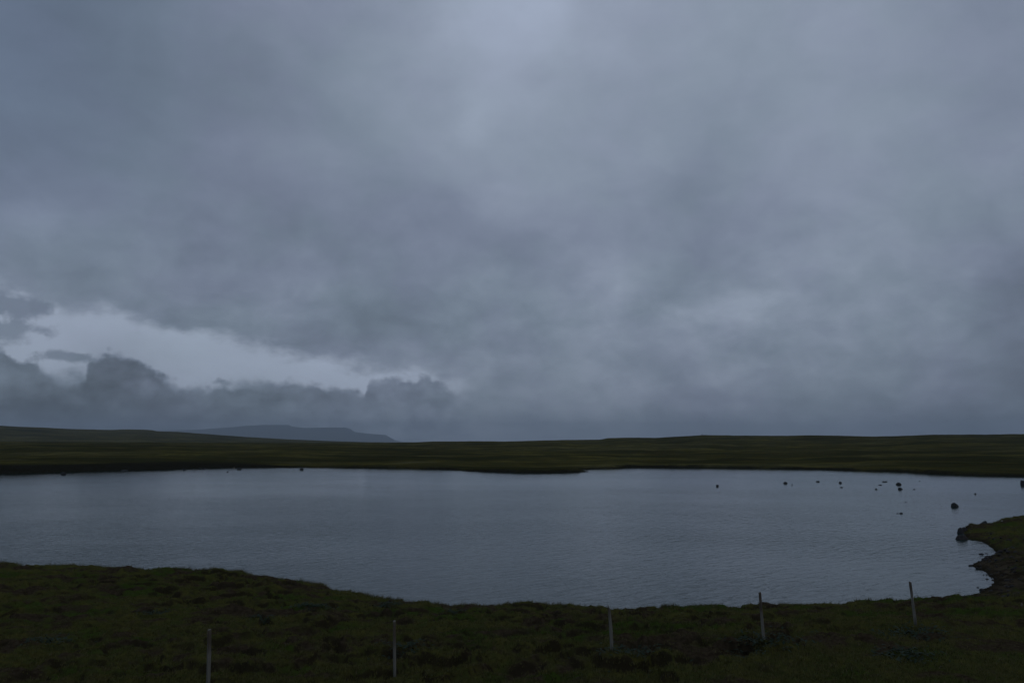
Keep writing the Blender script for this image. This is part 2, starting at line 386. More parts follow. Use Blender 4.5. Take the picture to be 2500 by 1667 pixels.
def terrain(x, y):
    r = np.hypot(x, y); az = np.arctan2(x, y)
    sd = lake_sd(x, y)
    wob = fbm(x * 0.55, y * 0.55, 3) * 0.5 * ss(r, 5, 30) * (1 + ss(r, 80, 160) * 1.5) * (1 - 0.85 * np.exp(-(((x - 31) / 8) ** 2 + ((y - 50) / 14) ** 2)))
    sdn = sd + wob
    northness = ss(y, 78, 100)
    # near land
    hn = near_height(x, y)
    emb = ss(-y, -12.5, 1.0)
    hn = hn + (5.1 - hn) * emb
    cove_w = np.exp(-(((x - 24) / 7) ** 2 + ((y - 45) / 13) ** 2))
    bankw = 0.75 + 4.0 * np.clip(cove_w * 1.3, 0, 1)
    bn_ = 1 - (1 - np.clip(sdn / bankw, 0, 1)) ** 2
    # hummocks
    wx = x + 0.35 * perlin(x * 0.9, y * 0.9); wy = y + 0.35 * perlin(x * 0.9 + 40, y * 0.9 + 11)
    bill = 1 - np.abs(perlin(wx * 0.85, wy * 1.0)) * 2.0
    h1 = np.abs(perlin(wx * 0.75 + 5, wy * 0.95)) ** 0.65
    h2 = np.abs(perlin(wx * 1.7 + 31, wy * 1.9 + 7)) ** 0.75
    mask = 0.55 + 0.45 * ss(fbm(x * 0.12, y * 0.12, 2), -0.35, 0.3)
    smoothzone = 1 - 0.85 * ss(x * 0.5 - y, -16.5, -13)       # calmer turf close to the road
    q1 = perlin(wx * 0.62 + 3, wy * 0.95 + 60) + 0.35 * perlin(wx * 1.9, wy * 2.3 + 9)
    q2 = perlin(wx * 1.3 + 70, wy * 1.7 + 20) + 0.3 * perlin(wx * 3.1, wy * 3.4 + 9)
    terr = ss(q1, -0.10, 0.08) * 0.20 + ss(q2, -0.12, 0.12) * 0.10
    hum = (h1 * 0.26 + h2 * 0.12 + terr - 0.30 + fbm(x * 4, y * 4, 2) * 0.05) * mask * smoothzone
    hum = hum * (1 - 0.2 * np.clip(cove_w * 1.4, 0, 1)) * (1 - 0.7 * np.exp(-((x - 35) ** 2 + (y - 61) ** 2) / 14)) * (1 - emb)
    land = bn_ * hn + hum * np.clip(sdn / 1.2, 0, 1) * (1 - ss(r, 70, 150) * 0.4)
    # far land
    plain = 0.9 + 2.6 * ss(r, 180, 480) + 1.2 * ss(r, 450, 1000)
    tA = sky_tan(az, SKY_A) * 850 + ZC; tB = sky_tan(az, SKY_B) * 2400 + ZC
    relief = fbm(x * 0.010, y * 0.016, 4, 0.55)
    hA = plain + (tA - plain) * ss(r, 330, 850) * (1 - 0.75 * ss(r, 900, 1700))
    hA += relief * 1.7 * ss(r, 230, 500) * (1 - ss(r, 640, 820) * 0.8) + fbm(x * 0.02, y * 0.03, 3) * 1.1 * ss(r, 200, 300) * (1 - ss(r, 600, 800))
    hA -= np.abs(perlin(x * 0.012, y * 0.006)) * 5.0 * ss(r, 480, 600) * (1 - ss(r, 640, 830)) * ss(az, 0.02, 0.2)
    hB = -3 + (tB + 3) * ss(r, 1000, 2350) * (1 - ss(r, 2500, 5000)) + fbm(x * .004, y * .006, 4) * 6 * ss(r, 1100, 1500) * (1 - ss(r, 1900, 2300))
    hf = np.where(r > 900, np.maximum(hA * (1 - ss(r, 1700, 3000)), hB), np.maximum(hA, hB * 0 - 50))
    bankh = 0.35 + 0.45 * ss(fbm(x * 0.03, y * 0.03, 2), -0.3, 0.3) + 0.7 * ss(-x, 60, 100)
    fb = ss(sdn, 0.0, 2.2)
    far_land = fb * bankh + (hf - 0.9) * ss(sdn, 0, 60) + fbm(x * 0.2, y * 0.2, 2) * 0.12 * fb
    h = land + (far_land - land) * northness
    backw = ss(-y, 30, 120) * 1.0
    h = h * (1 - 0.0 * backw)
    water_bed = -0.12 - 0.35 * ss(-sdn, 0, 3) - 0.8 * ss(-sdn, 3, 20)
    h = np.where(sdn <= 0, water_bed, np.maximum(h, 0.02 * np.clip(sdn, 0, 1) + 0.005))
    return h, sdn, hum, cove_w

def h_at(x, y):
    return float(terrain(np.array([[x]], float), np.array([[y]], float))[0][0, 0])

# ------------------------------------------------------------------ ground sheet
half = 0.70
azs = np.concatenate([np.linspace(-math.pi, -half, 90)[:-1], np.linspace(-half, half, 640), np.linspace(half, math.pi, 90)[1:-1]])
rs = np.concatenate([np.linspace(0.5, 13, 16)[:-1], np.linspace(13, 48, 390)[:-1], np.geomspace(48, 95, 110)[:-1], np.geomspace(95, 260, 150)[:-1], np.geomspace(260, 2600, 130)[:-1], np.geomspace(2600, 17800, 18)])
AZg, Rg = np.meshgrid(azs, rs)
X = np.sin(AZg) * Rg; Y = np.cos(AZg) * Rg
H, SDN, HUM, CW = terrain(X, Y)
nr, na = X.shape
V = np.stack([X, Y, H], -1).reshape(-1, 3)
idx = np.arange(nr * na).reshape(nr, na); nx_ = np.roll(idx, -1, axis=1)
Fq = np.stack([idx[:-1], nx_[:-1], nx_[1:], idx[1:]], -1).reshape(-1, 4)
V = np.vstack([V, [[0, 0, h_at(0.01, 0.01)]]])
Fq = Fq[:, ::-1]
me = mesh_np('ground', V, Fq)
# fill the tiny hole beneath the camera
def brown_patch(x, y):
    a = fbm(x * 0.38, y * 0.55, 4, 0.6)
    b = fbm(x * 1.3 + 50, y * 1.7, 3, 0.6)
    return ss(a * 0.8 + b * 0.45, -0.07, 0.2)
def green_patch(x, y):
    return ss(fbm(x * 0.22 + 80, y * 0.3 - 20, 3, 0.6), 0.02, 0.3)
BP = brown_patch(X, Y)
attr(me, 'heath', np.append(BP.ravel(), 0)); attr(me, 'shore', np.append(np.clip(SDN, -20, 400).ravel(), 50)); attr(me, 'cove', np.append(CW.ravel(), 0)); attr(me, 'lush', np.append(green_patch(X, Y).ravel(), 0))

m_ground, g, b = material('moor_turf')
geo = g.n('ShaderNodeNewGeometry'); POS = geo.outputs['Position']
def at_(nm):
    nd = g.n('ShaderNodeAttribute', attribute_name=nm); return nd.outputs['Fac']
heath, shore, covea, lush = at_('heath'), at_('shore'), at_('cove'), at_('lush')
ln = g.n('ShaderNodeVectorMath', operation='LENGTH'); g.put(ln.inputs[0], POS); dist = ln.outputs['Value']
f1 = g.noise(POS, 9.0, 5, 0.65); f2 = g.noise(POS, 2.2, 4, 0.6)
grass_c = g.mixc(g.mapr(f2, 0.35, 0.65, 0, 1), (0.054, 0.050, 0.016), (0.036, 0.041, 0.014))
grass_c = g.mixc(lush, grass_c, (0.030, 0.046, 0.010))
brown_c = g.mixc(g.mapr(f1, 0.35, 0.65, 0, 1), (0.020, 0.014, 0.010), (0.042, 0.032, 0.023))
near_c = g.mixc(heath, grass_c, brown_c)
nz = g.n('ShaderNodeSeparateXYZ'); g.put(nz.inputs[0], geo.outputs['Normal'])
near_c = g.mixc(g.mapr(nz.outputs[2], 0.90, 0.70, 0, 0.9), near_c, (0.020, 0.016, 0.011))   # steep hummock sides painted darker: bare peat plus their shade
# far moor: broad belts of sedge, heath and moss on the land
p1 = g.noise(g.scale_vec(POS, (0.012, 0.030, 0.0)), 1.0, 5, 0.6, 0.5)
p2 = g.noise(g.scale_vec(POS, (0.035, 0.09, 0.0), (9, 3, 0)), 1.0, 5, 0.65)
p3 = g.noise(g.scale_vec(POS, (0.006, 0.013, 0.0), (3, 30, 0)), 1.0, 4, 0.6)
far_c = g.mixc(g.mapr(p1, 0.38, 0.62, 0, 1), (0.022, 0.021, 0.007), (0.088, 0.076, 0.022))
far_c = g.mixc(g.mapr(p2, 0.40, 0.66, 0, 0.75), far_c, (0.032, 0.026, 0.010))
far_c = g.mixc(g.mapr(p3, 0.52, 0.68, 0, 0.6), far_c, (0.11, 0.098, 0.045))
far_c = g.mixc(g.mapr(p3, 0.30, 0.42, 0.7, 0), far_c, (0.018, 0.018, 0.008))
p4 = g.noise(g.scale_vec(POS, (0.10, 0.12, 0.0), (5, 8, 0)), 1.0, 6, 0.7)
far_c = g.mixc(g.mapr(p4, 0.40, 0.60, 0, 0.7), far_c, (0.028, 0.030, 0.012))
far_c = g.mixc(g.mapr(g.noise(g.scale_vec(POS, (0.02, 0.028, 0.0), (1, 9, 0)), 1.0, 6, 0.7), 0.58, 0.70, 0, 0.6), far_c, (0.10, 0.088, 0.055))
farw = g.mapr(dist, 80, 140, 0, 1)
c = g.mixc(farw, near_c, far_c)
xs3 = g.n('ShaderNodeSeparateXYZ'); g.put(xs3.inputs[0], POS); xw = xs3.outputs[0]
# peat face of the far bank
peat = g.m('MULTIPLY', g.mapr(g.m('ADD', shore, g.m('MULTIPLY', p2, 8.0)), g.mapr(xw, -50, -90, 6.5, 30.0), g.mapr(xw, -50, -90, 4.0, 9.0), 0, 1), farw)
c = g.mixc(peat, c, (0.014, 0.013, 0.009))
# bare stony shore round the little cove
vor = g.n('ShaderNodeTexVoronoi'); g.put(vor.inputs['Vector'], POS); vor.inputs['Scale'].default_value = 3.5
stone_c = g.mixc(g.mapr(vor.outputs['Color'], 0.2, 0.9, 0, 1), (0.016, 0.012, 0.009), (0.046, 0.037, 0.028))
stw = g.m('MULTIPLY', g.mapr(g.m('ADD', shore, g.m('MULTIPLY', g.m('SUBTRACT', f2, 0.5), 7.0)), 3.0, 1.0, 0, 1), g.mapr(covea, 0.25, 0.7, 0, 1))
c = g.mixc(stw, c, stone_c)
wet = g.mapr(shore, 0.1, 0.6, 0.75, 0)
c = g.mixc(g.m('MULTIPLY', wet, g.m('SUBTRACT', 1.0, farw)), c, (0.014, 0.012, 0.009))
g.put(b.inputs['Base Color'], g.mixc(1.0, c, (1.58, 1.52, 1.25), 'MULTIPLY')); b.inputs['Roughness'].default_value = 0.95; b.inputs['Specular IOR Level'].default_value = 0.0
bm_ = g.n('ShaderNodeBump'); g.put(bm_.inputs['Height'], g.noise(POS, 14.0, 5, 0.7)); bm_.inputs['Distance'].default_value = 0.06; bm_.inputs['Strength'].default_value = 0.8
bm2 = g.n('ShaderNodeBump'); g.put(bm2.inputs['Height'], g.noise(g.scale_vec(POS, (0.25, 0.3, 0.25)), 1.0, 6, 0.7)); g.put(bm2.inputs['Distance'], g.mapr(dist, 60, 300, 0.0, 2.0)); g.put(bm2.inputs['Normal'], bm_.outputs[0])
g.put(b.inputs['Normal'], bm2.outputs[0])
ground = new_obj('ground', me, mat=m_ground); tag(ground, kind='structure')

# ------------------------------------------------------------------ distant mountain
MT = [(150, 1056), (300, 1052), (400, 1051), (470, 1050), (500, 1048), (540, 1045), (570, 1043), (600, 1040), (640, 1038), (705, 1038), (714, 1042), (745, 1045.5), (800, 1044), (842, 1044), (856, 1048), (866, 1055), (900, 1059), (942, 1062), (954, 1069), (965, 1075), (990, 1080), (1060, 1084)]
ma = np.linspace(az_el(170, 1077)[0], az_el(1060, 1080)[0], 260); mr = np.geomspace(13000, 16900, 50)
MA, MR = np.meshgrid(ma, mr)
tM = sky_tan(MA, MT) * 14900 + ZC + 12
MX, MY = np.sin(MA) * MR, np.cos(MA) * MR
up = ss(MR, 13100, 14700) * (1 - ss(MR, 15200, 16850))
gul = np.abs(perlin(MX * 0.0014, MY * 0.0006)) * 70 * np.sin(np.clip(up, 0, 1) * math.pi)
MH = -10 + (tM + 2) * up - gul + fbm(MX * .003, MY * .003, 3) * 12 * up * (1 - up) * 4
mi = np.arange(MX.size).reshape(MX.shape)
mf = np.stack([mi[:-1, :-1], mi[:-1, 1:], mi[1:, 1:], mi[1:, :-1]], -1).reshape(-1, 4)
me = mesh_np('mountain', np.stack([MX, MY, MH], -1).reshape(-1, 3), mf)
m_rock_far, g, b = material('mountain_basalt')
pos = g.n('ShaderNodeNewGeometry').outputs['Position']
g.put(b.inputs['Base Color'], g.mixc(g.mapr(g.noise(g.scale_vec(pos, (.004, .004, .02)), 1.0, 5, .6), .4, .6, 0, 1), (0.035, 0.040, 0.035), (0.055, 0.055, 0.045))); b.inputs['Roughness'].default_value = 1.0
tag(new_obj('mountain', me, mat=m_rock_far), kind='structure')

# ------------------------------------------------------------------ water
m_water, g, b = material('lake_water')
pos = g.n('ShaderNodeNewGeometry').outputs['Position']
b.inputs['Base Color'].default_value = (0.014, 0.036, 0.031, 1)
b.inputs['Roughness'].default_value = 0.06; b.inputs['IOR'].default_value = 1.333
rot = g.scale_vec(pos, (1, 1, 1), rot=(0, 0, math.radians(-40)))
wv1 = g.noise(g.scale_vec(rot, (0.8, 2.4, 1)), 1.0, 4, 0.55, 0.4)
wv2 = g.noise(g.scale_vec(rot, (1.6, 5.5, 1), (3, 3, 0)), 1.0, 3, 0.6, 0.3)
wv3 = g.noise(g.scale_vec(pos, (0.10, 0.45, 1), rot=(0, 0, 0.12)), 1.0, 3, 0.5)
gust = g.noise(g.scale_vec(pos, (0.03, 0.05, 1), (4, 0, 0)), 1.0, 4, 0.6)
leftw = g.mapr(gust, 0.35, 0.65, 0.65, 1.0)
hh = g.m('ADD', g.m('ADD', g.m('MULTIPLY', wv1, 0.16), g.m('MULTIPLY', wv2, 0.05)), g.m('MULTIPLY', wv3, 0.04))
wb = g.n('ShaderNodeBump'); g.put(wb.inputs['Height'], g.m('MULTIPLY', hh, leftw)); wb.inputs['Strength'].default_value = 1.0; 
wl = g.n('ShaderNodeVectorMath', operation='LENGTH'); g.put(wl.inputs[0], pos)
g.put(wb.inputs['Distance'], g.mapr(wl.outputs['Value'], 32, 150, 0.48, 0.10))
g.put(b.inputs['Normal'], wb.outputs[0])
xs = np.linspace(-260, 200, 24); ys = np.linspace(24, 270, 16)
WX, WY = np.meshgrid(xs, ys); wi = np.arange(WX.size).reshape(WX.shape)
me = mesh_np('lake_water', np.stack([WX, WY, WX * 0], -1).reshape(-1, 3), np.stack([wi[:-1, :-1], wi[:-1, 1:], wi[1:, 1:], wi[1:, :-1]], -1).reshape(-1, 4))
tag(new_obj('lake_water', me, mat=m_water), kind='structure')

# ------------------------------------------------------------------ fence posts
m_post, g, b = material('weathered_post_wood')
tcn = g.n('ShaderNodeTexCoord'); oc = tcn.outputs['Object']
gr = g.noise(g.scale_vec(oc, (55, 55, 2.5)), 1.0, 5, 0.65)
blot = g.noise(g.scale_vec(oc, (5, 5, 3)), 1.0, 4, 0.6)
sp = g.n('ShaderNodeSeparateXYZ'); g.put(sp.inputs[0], oc)
oi = g.n('ShaderNodeObjectInfo')
pc = g.mixc(g.mapr(gr, 0.3, 0.7, 0, 1), (0.13, 0.12, 0.098), (0.25, 0.232, 0.19))
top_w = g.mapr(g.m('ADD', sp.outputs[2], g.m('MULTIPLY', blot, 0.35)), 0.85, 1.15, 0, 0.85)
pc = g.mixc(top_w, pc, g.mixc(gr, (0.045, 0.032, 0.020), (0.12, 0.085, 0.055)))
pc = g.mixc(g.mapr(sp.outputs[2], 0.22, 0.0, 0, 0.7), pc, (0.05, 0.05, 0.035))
g.put(b.inputs['Base Color'], pc); b.inputs['Roughness'].default_value = 0.9
pb = g.n('ShaderNodeBump'); g.put(pb.inputs['Height'], gr); pb.inputs['Distance'].default_value = 0.01; g.put(b.inputs['Normal'], pb.outputs[0])
m_cut, g, b = material('pale_end_grain')
g.put(b.inputs['Base Color'], g.mixc(g.noise(g.n('ShaderNodeTexCoord').outputs['Object'], 40.0, 3), (0.14, 0.13, 0.10), (0.24, 0.22, 0.18))); b.inputs['Roughness'].default_value = 0.9
def make_post(length, rad, slant, seed, bend):
    rn = random.Random(seed); n = 14; rings = 16
    vs_, fs = [], []
    for k in range(rings):
        t = k / (rings - 1); z = -0.25 + t * (length + 0.25)
        bx_ = bend * math.sin(t * math.pi) ; rr = rad * (1.06 - 0.12 * t) * (1 + 0.05 * math.sin(t * 9 + seed))
        for j in range(n):
            a = j / n * 2 * math.pi
            sq = 1 + 0.10 * math.cos(4 * a + 0.6)              # split stake, roughly four sided
            ir = 1 + 0.05 * math.sin(a * 3 + seed + t * 2)
            zz = z + (slant * math.cos(a) * rad * 2 if k == rings - 1 else 0)
            vs_.append((bx_ + math.cos(a) * rr * sq * ir, math.sin(a) * rr * sq * ir, zz))
    for k in range(rings - 1):
        for j in range(n):
            fs.append((k * n + j, k * n + (j + 1) % n, (k + 1) * n + (j + 1) % n, (k + 1) * n + j))
    fs.append(tuple(reversed(range(n))))
    # worn top: an inset lip
    b0 = (rings - 1) * n; s0 = len(vs_)
    for j in range(n):
        x, y, z = vs_[b0 + j]; vs_.append((bend * 0 + x * 0.78, y * 0.78, z + 0.012))
    for j in range(n): fs.append((b0 + j, b0 + (j + 1) % n, s0 + (j + 1) % n, s0 + j))
    fs.append(tuple(s0 + j for j in range(n)))
    me = bpy.data.meshes.new('fence_post'); me.from_pydata(vs_, [], fs); me.update()
    me.materials.append(m_post); me.materials.append(m_cut)
    for i_, p in enumerate(me.polygons):
        p.use_smooth = i_ < (rings - 1) * n
    for p in me.polygons[-(n + 1):]: p.material_index = 1
    return me
post_labels = [
    'leftmost grey fence post, alone in the turf and cut off by the bottom edge',
    'upright brown-topped fence post wholly against the dark turf, second from the left',
    'middle fence post with a pale slanted top just touching the water edge line',
    'leaning fence post whose dark brown tip shows against the water, second from the right',
    'rightmost fence post, leaning left with its tip against the water near the cove']
for i, (bxp, byp, txp, typ, yd) in enumerate(POSTS):
    base = at_range(bxp, byp, yd); z0 = h_at(base[0], base[1])
    base = np.array([base[0], base[1], z0]); top = at_range(txp, typ, yd)
    v = Vector(top - base); L = v.length
    me = make_post(L, [0.038, 0.033, 0.033, 0.034, 0.034][i], [0.1, 0.15, 1.1, -0.1, -0.25][i], i + 1, [0.01, -0.008, -0.012, 0.01, 0.004][i])
    o = new_obj('fence_post', me); o.location = base
    o.rotation_mode = 'QUATERNION'
    q = Vector((0, 0, 1)).rotation_difference(v.normalized())
    o.rotation_quaternion = q @ Matrix.Rotation([0.3, 1.2, 0.0, 2.0, 0.4][i], 4, 'Z').to_quaternion() if i != 2 else q @ Matrix.Rotation(math.pi, 4, 'Z').to_quaternion()
    tag(o, post_labels[i], 'fence post', 'fence posts standing in a line across the turf')

# ------------------------------------------------------------------ rocks
def rock_material(name, c1, c2):
    m, g, b = material(name)
    o_ = g.n('ShaderNodeTexCoord').outputs['Object']
    n1 = g.noise(o_, 3.0, 6, 0.65); n2 = g.noise(o_, 14.0, 4, 0.7)
    cc = g.mixc(g.mapr(n1, 0.35, 0.65, 0, 1), c1, c2)
    cc = g.mixc(g.mapr(n2, 0.58, 0.70, 0, 0.35), cc, tuple(min(1, q * 2.2) for q in c2))
    g.put(b.inputs['Base Color'], cc); b.inputs['Roughness'].default_value = 0.85
    bb = g.n('ShaderNodeBump'); g.put(bb.inputs['Height'], n2); bb.inputs['Distance'].default_value = 0.04; g.put(b.inputs['Normal'], bb.outputs[0])
    return m
m_basalt = rock_material('dark_basalt', (0.014, 0.014, 0.014), (0.030, 0.029, 0.027))
m_brownrock = rock_material('brown_shore_rock', (0.013, 0.010, 0.008), (0.032, 0.025, 0.019))
m_pale = rock_material('pale_rock', (0.22, 0.22, 0.20), (0.40, 0.39, 0.36))
m_brownpale = rock_material('tan_rock', (0.10, 0.085, 0.06), (0.16, 0.13, 0.10))
import bmesh
def rock_mesh(name, w_, d_, h_, seed, sub=3, angular=0.5, sink=0.35):
    bm = bmesh.new(); bmesh.ops.create_icosphere(bm, subdivisions=sub, radius=1.0)
    rn = random.Random(seed)
    planes = [(Vector((rn.gauss(0, 1), rn.gauss(0, 1), rn.gauss(0, .8))).normalized(), rn.uniform(0.62, 0.9)) for _ in range(11)]
    from mathutils import noise as mn
    off = Vector((rn.random() * 50, rn.random() * 50, rn.random() * 50))
    for v in bm.verts:
        p = v.co.copy()
        for nrm, k in planes:
            dd = p.dot(nrm) - k
            if dd > 0: p -= nrm * dd * angular * 1.6
        p *= 1 + 0.16 * mn.noise(p * 1.6 + off) + 0.06 * mn.noise(p * 4.5 + off)
        v.co = p
    xs_ = [v.co.x for v in bm.verts]; ys_ = [v.co.y for v in bm.verts]; zs_ = [v.co.z for v in bm.verts]
    wx_, wy_, wz_ = max(xs_) - min(xs_), max(ys_) - min(ys_), max(zs_)
    zcut = min(zs_)
    for v in bm.verts:
        v.co.x = (v.co.x - (max(xs_) + min(xs_)) / 2) * w_ / wx_; v.co.y = v.co.y * d_ / wy_
        v.co.z = (v.co.z / (wz_ if v.co.z > 0 else -zcut)) * (h_ if v.co.z > 0 else max(sink, h_ * 0.5))
    me = bpy.data.meshes.new(name); bm.to_mesh(me); bm.free()
    for p in me.polygons: p.use_smooth = True
    return me
SPREAD = 'dark stones showing above the lake water'
# px centre, py waterline, px width, px height, label, material, group
ROCKS = [
 (2334, 1237, 19, 11, 'domed black boulder alone in the water just off the right-hand headland', m_basalt, 0.6),
 (2195, 1183, 12, 6.5, 'wedge-shaped dark rock, the upper of the two largest in the cluster off the right shore', m_basalt, 0.6),
 (2200, 1194.5, 12, 5.5, 'pointed dark rock just below the wedge-shaped one in the cluster off the right shore', m_basalt, 0.9),
 (2162, 1176, 13, 2.2, 'low flat reef at the top of the rock cluster, barely above water', m_basalt, 0.4),
 (2150, 1184, 10, 2.0, 'thin flat reef left of the wedge-shaped rock and below the low one', m_basalt, 0.4),
 (2140, 1194.5, 6, 3.2, 'small round dark stone at the lower left of the rock cluster', m_basalt, 0.6),
 (2233, 1194.5, 6, 2.0, 'tiny low stone right of the pointed rock in the cluster', m_basalt, 0.5),
 (2246, 1174.3, 5, 1.3, 'faint flat stone between the rock cluster and the far shore', m_basalt, 0.5),
 (2052, 1179, 9, 4.5, 'small dark humped rock left of the cluster, above a flatter one', m_basalt, 0.6),
 (2055, 1190, 8, 2.5, 'flatter stone just below the small humped rock left of the cluster', m_basalt, 0.4),
 (1998, 1176, 11, 3.2, 'long low dark rock between the humped rock and the double-peaked one', m_basalt, 0.5),
 (1919, 1180, 11, 5, 'dark rock with a sloping back, far to the left of the cluster', m_basalt, 0.7),
 (1934, 1182.5, 3.5, 1.6, 'tiny stone tip just right of the sloping-backed rock', m_basalt, 0.6),
 (1934, 1185.5, 3, 1.2, 'tiniest stone tip below another one, right of the sloping-backed rock', m_basalt, 0.6),
 (1752, 1187, 7, 4.8, 'lone small round rock furthest out towards the middle of the lake', m_basalt, 0.7),
 (2382, 1206, 4.5, 3.5, 'single small stone between the domed boulder and the right-hand frame edge', m_basalt, 0.7),
 (2500, 1182.5, 12, 12, 'blocky rock cut by the right edge of the picture near the far shore', m_basalt, 0.5),
 (2201, 1253.5, 9, 3.8, 'small dark stone in open water below the cluster, with a low shelf beside it', m_basalt, 0.6),
 (2193, 1253.5, 8, 1.6, 'thin shelf of rock touching the left side of a small stone in open water', m_basalt, 0.4),
 (2212, 1225.7, 6, 1.2, 'faint wash of a barely submerged stone between the cluster and the small stone below', m_basalt, 0.4),
 (2398, 1353.5, 10, 4.6, 'small dark stone in the mouth of the stony cove', m_basalt, 0.6),
 (152, 1158.6, 14, 7, 'square dark rock standing just off the far shore at the left', m_basalt, 0.35),
 (302, 1149, 17, 2.6, 'long low dark rock lying along the far shore at the left', m_basalt, 0.4),
 (449, 1148, 7, 4, 'small dark rock at the end of the thin spit on the left far shore', m_basalt, 0.6),
 (459, 1143, 5, 2, 'tiny rock above the spit end, against the left far shore', m_basalt, 0.6),
 (488, 1145, 7, 3.4, 'left of two dark rocks side by side on the left far shore', m_basalt, 0.6),
 (499, 1145, 10, 3, 'wider rock, right of the two side by side on the left far shore', m_basalt, 0.5),
 (474, 1151, 4, 1.6, 'faint small stone in the water below the pair of rocks at the left far shore', m_basalt, 0.5),
 (555, 1152, 5, 2.6, 'small dark stone in open water left of the flat-topped shore rock', m_basalt, 0.6),
 (583, 1146.2, 11, 4, 'flat-topped dark rock on the far shore beneath the pale speck', m_basalt, 0.4),
 (736, 1146.4, 10, 5, 'solitary blocky rock at the waterline of the far shore, left of centre', m_basalt, 0.4),
 (1419, 1151.6, 5, 1.6, 'first small stone off the tip of the central far-shore spit', m_basalt, 0.5),
 (1427, 1152, 5, 2.2, 'middle and highest of the stones off the tip of the central spit', m_basalt, 0.6),
 (1435, 1151.8, 5, 1.4, 'outermost small stone off the tip of the central spit', m_basalt, 0.5),
]
for i, (px, py, pw, ph, lab, mt, ang) in enumerate(ROCKS):
    p = on_level(px, py, 0.0); r_ = p[1]
    W_ = pw * r_ / F; H_ = ph * r_ / F * (0.93)
    me = rock_mesh('rock', W_, W_ * (0.75 + 0.25 * random.random()), H_, 100 + i, 3 if pw > 8 else 2, ang, 0.4)
    o = new_obj('rock', me, mat=mt); o.location = (p[0], p[1] + W_ * 0.3, -0.02)
    tag(o, lab, 'rock', SPREAD)
# headland boulders, on or against land
SH = [
 (2347, 1298, 17, 15, 0.12, 'black boulder with an upright face at the tip of the right headland', m_basalt, 0.35),
 (2357, 1291, 16, 12, 0.25, 'paler grey boulder leaning behind the black one at the headland tip', m_brownrock, 0.6),
 (2351, 1316, 26, 12, 0.03, 'low pointed dark boulder lying below the upright one at the headland tip', m_brownrock, 0.8),
 (2406, 1271, 24, 12, 0.5, 'rounded dark boulder on the skyline edge of the right headland', m_basalt, 0.6),
 (2441, 1263, 16, 4, 0.7, 'low dark stone beside the pale one on top of the headland', m_basalt, 0.6),
 (2447, 1268, 5, 2.6, 0.8, 'small pale stone near the far edge of the right headland', m_pale, 0.6),
 (2371, 1380, 13, 4, 0.03, 'pointed dark stone at the end of the spike between the two little coves', m_basalt, 0.8),
 (2409, 1350, 8, 2.4, 0.03, 'flat stone touching the shore beside the stone in the cove mouth', m_brownrock, 0.5),
 (2443, 1311, 5, 3, 0.5, 'small greyish stone in the heath on the right headland slope', m_pale, 0.6),
]
for i, (px, py, pw, ph, z, lab, mt, ang) in enumerate(SH):
    p = on_level(px, py, z); W_ = pw * p[1] / F; H_ = ph * p[1] / F
    me = rock_mesh('boulder', W_, W_ * 0.8, H_, 300 + i, 3, ang, 0.5)
    o = new_obj('boulder', me, mat=mt); yy = p[1] + W_ * 0.3
    hz = max(h_at(p[0], yy), 0.0)
    o.location = (p[0], yy, min(hz, z) - 0.03 if i in (0, 1, 2, 6, 7) else hz + (0.08 if i == 3 else -0.05))
    tag(o, lab, 'boulder', 'boulders on the right headland')
# pale specks
p = on_level(2126, 1474, 0.6); zz = h_at(p[0], p[1])
o = new_obj('white_stone', rock_mesh('white_stone', 0.07, 0.06, 0.05, 501, 2), mat=m_pale); o.location = (p[0], p[1], zz + 0.04); tag(o, 'tiny white stone on the turf edge left of the rightmost post', 'stone')
p = on_level(2497, 1510, 1.2); zz = h_at(p[0], p[1])
o = new_obj('white_stone', rock_mesh('white_stone', 0.06, 0.06, 0.06, 502, 2), mat=m_brownpale); o.location = (p[0], p[1], zz + 0.05); tag(o, 'white stone in the turf at the extreme right edge', 'stone')
p = on_level(572, 1139, 0.4)
o = new_obj('pale_stone', rock_mesh('pale_stone', 0.5, 0.4, 0.30, 503, 2), mat=m_brownpale); o.location = (p[0], p[1], max(h_at(p[0], p[1]), 0) - 0.02); tag(o, 'pale stone on the far shore above the flat-topped dark rock', 'stone')
# driftwood
p = on_level(2475, 1331, 0.6); zz = h_at(p[0], p[1])
me = bpy.data.meshes.new('driftwood_log'); vs_, fs = [], []
for k in range(9):
    t = k / 8; rr = 0.045 * (1 - 0.4 * t) * (1 + 0.1 * math.sin(k * 2.2))
    for j in range(8):
        a = j / 8 * 2 * math.pi; vs_.append((-0.42 + 0.84 * t, 0.05 * math.sin(t * 4) + math.cos(a) * rr, 0.03 * math.sin(t * 3) + math.sin(a) * rr))
for k in range(8):
    for j in range(8): fs.append((k * 8 + j, k * 8 + (j + 1) % 8, k * 8 + 8 + (j + 1) % 8, k * 8 + 8 + j))
fs += [tuple(range(8)), tuple(range(64, 72))]
me.from_pydata(vs_, [], fs); me.update()
o = new_obj('driftwood_log', me, mat=m_post); o.location = (p[0], p[1], zz + 0.06); o.rotation_euler = (0, -0.02, 0.12); tag(o, 'bleached driftwood log lying on the right headland above the cove', 'log')
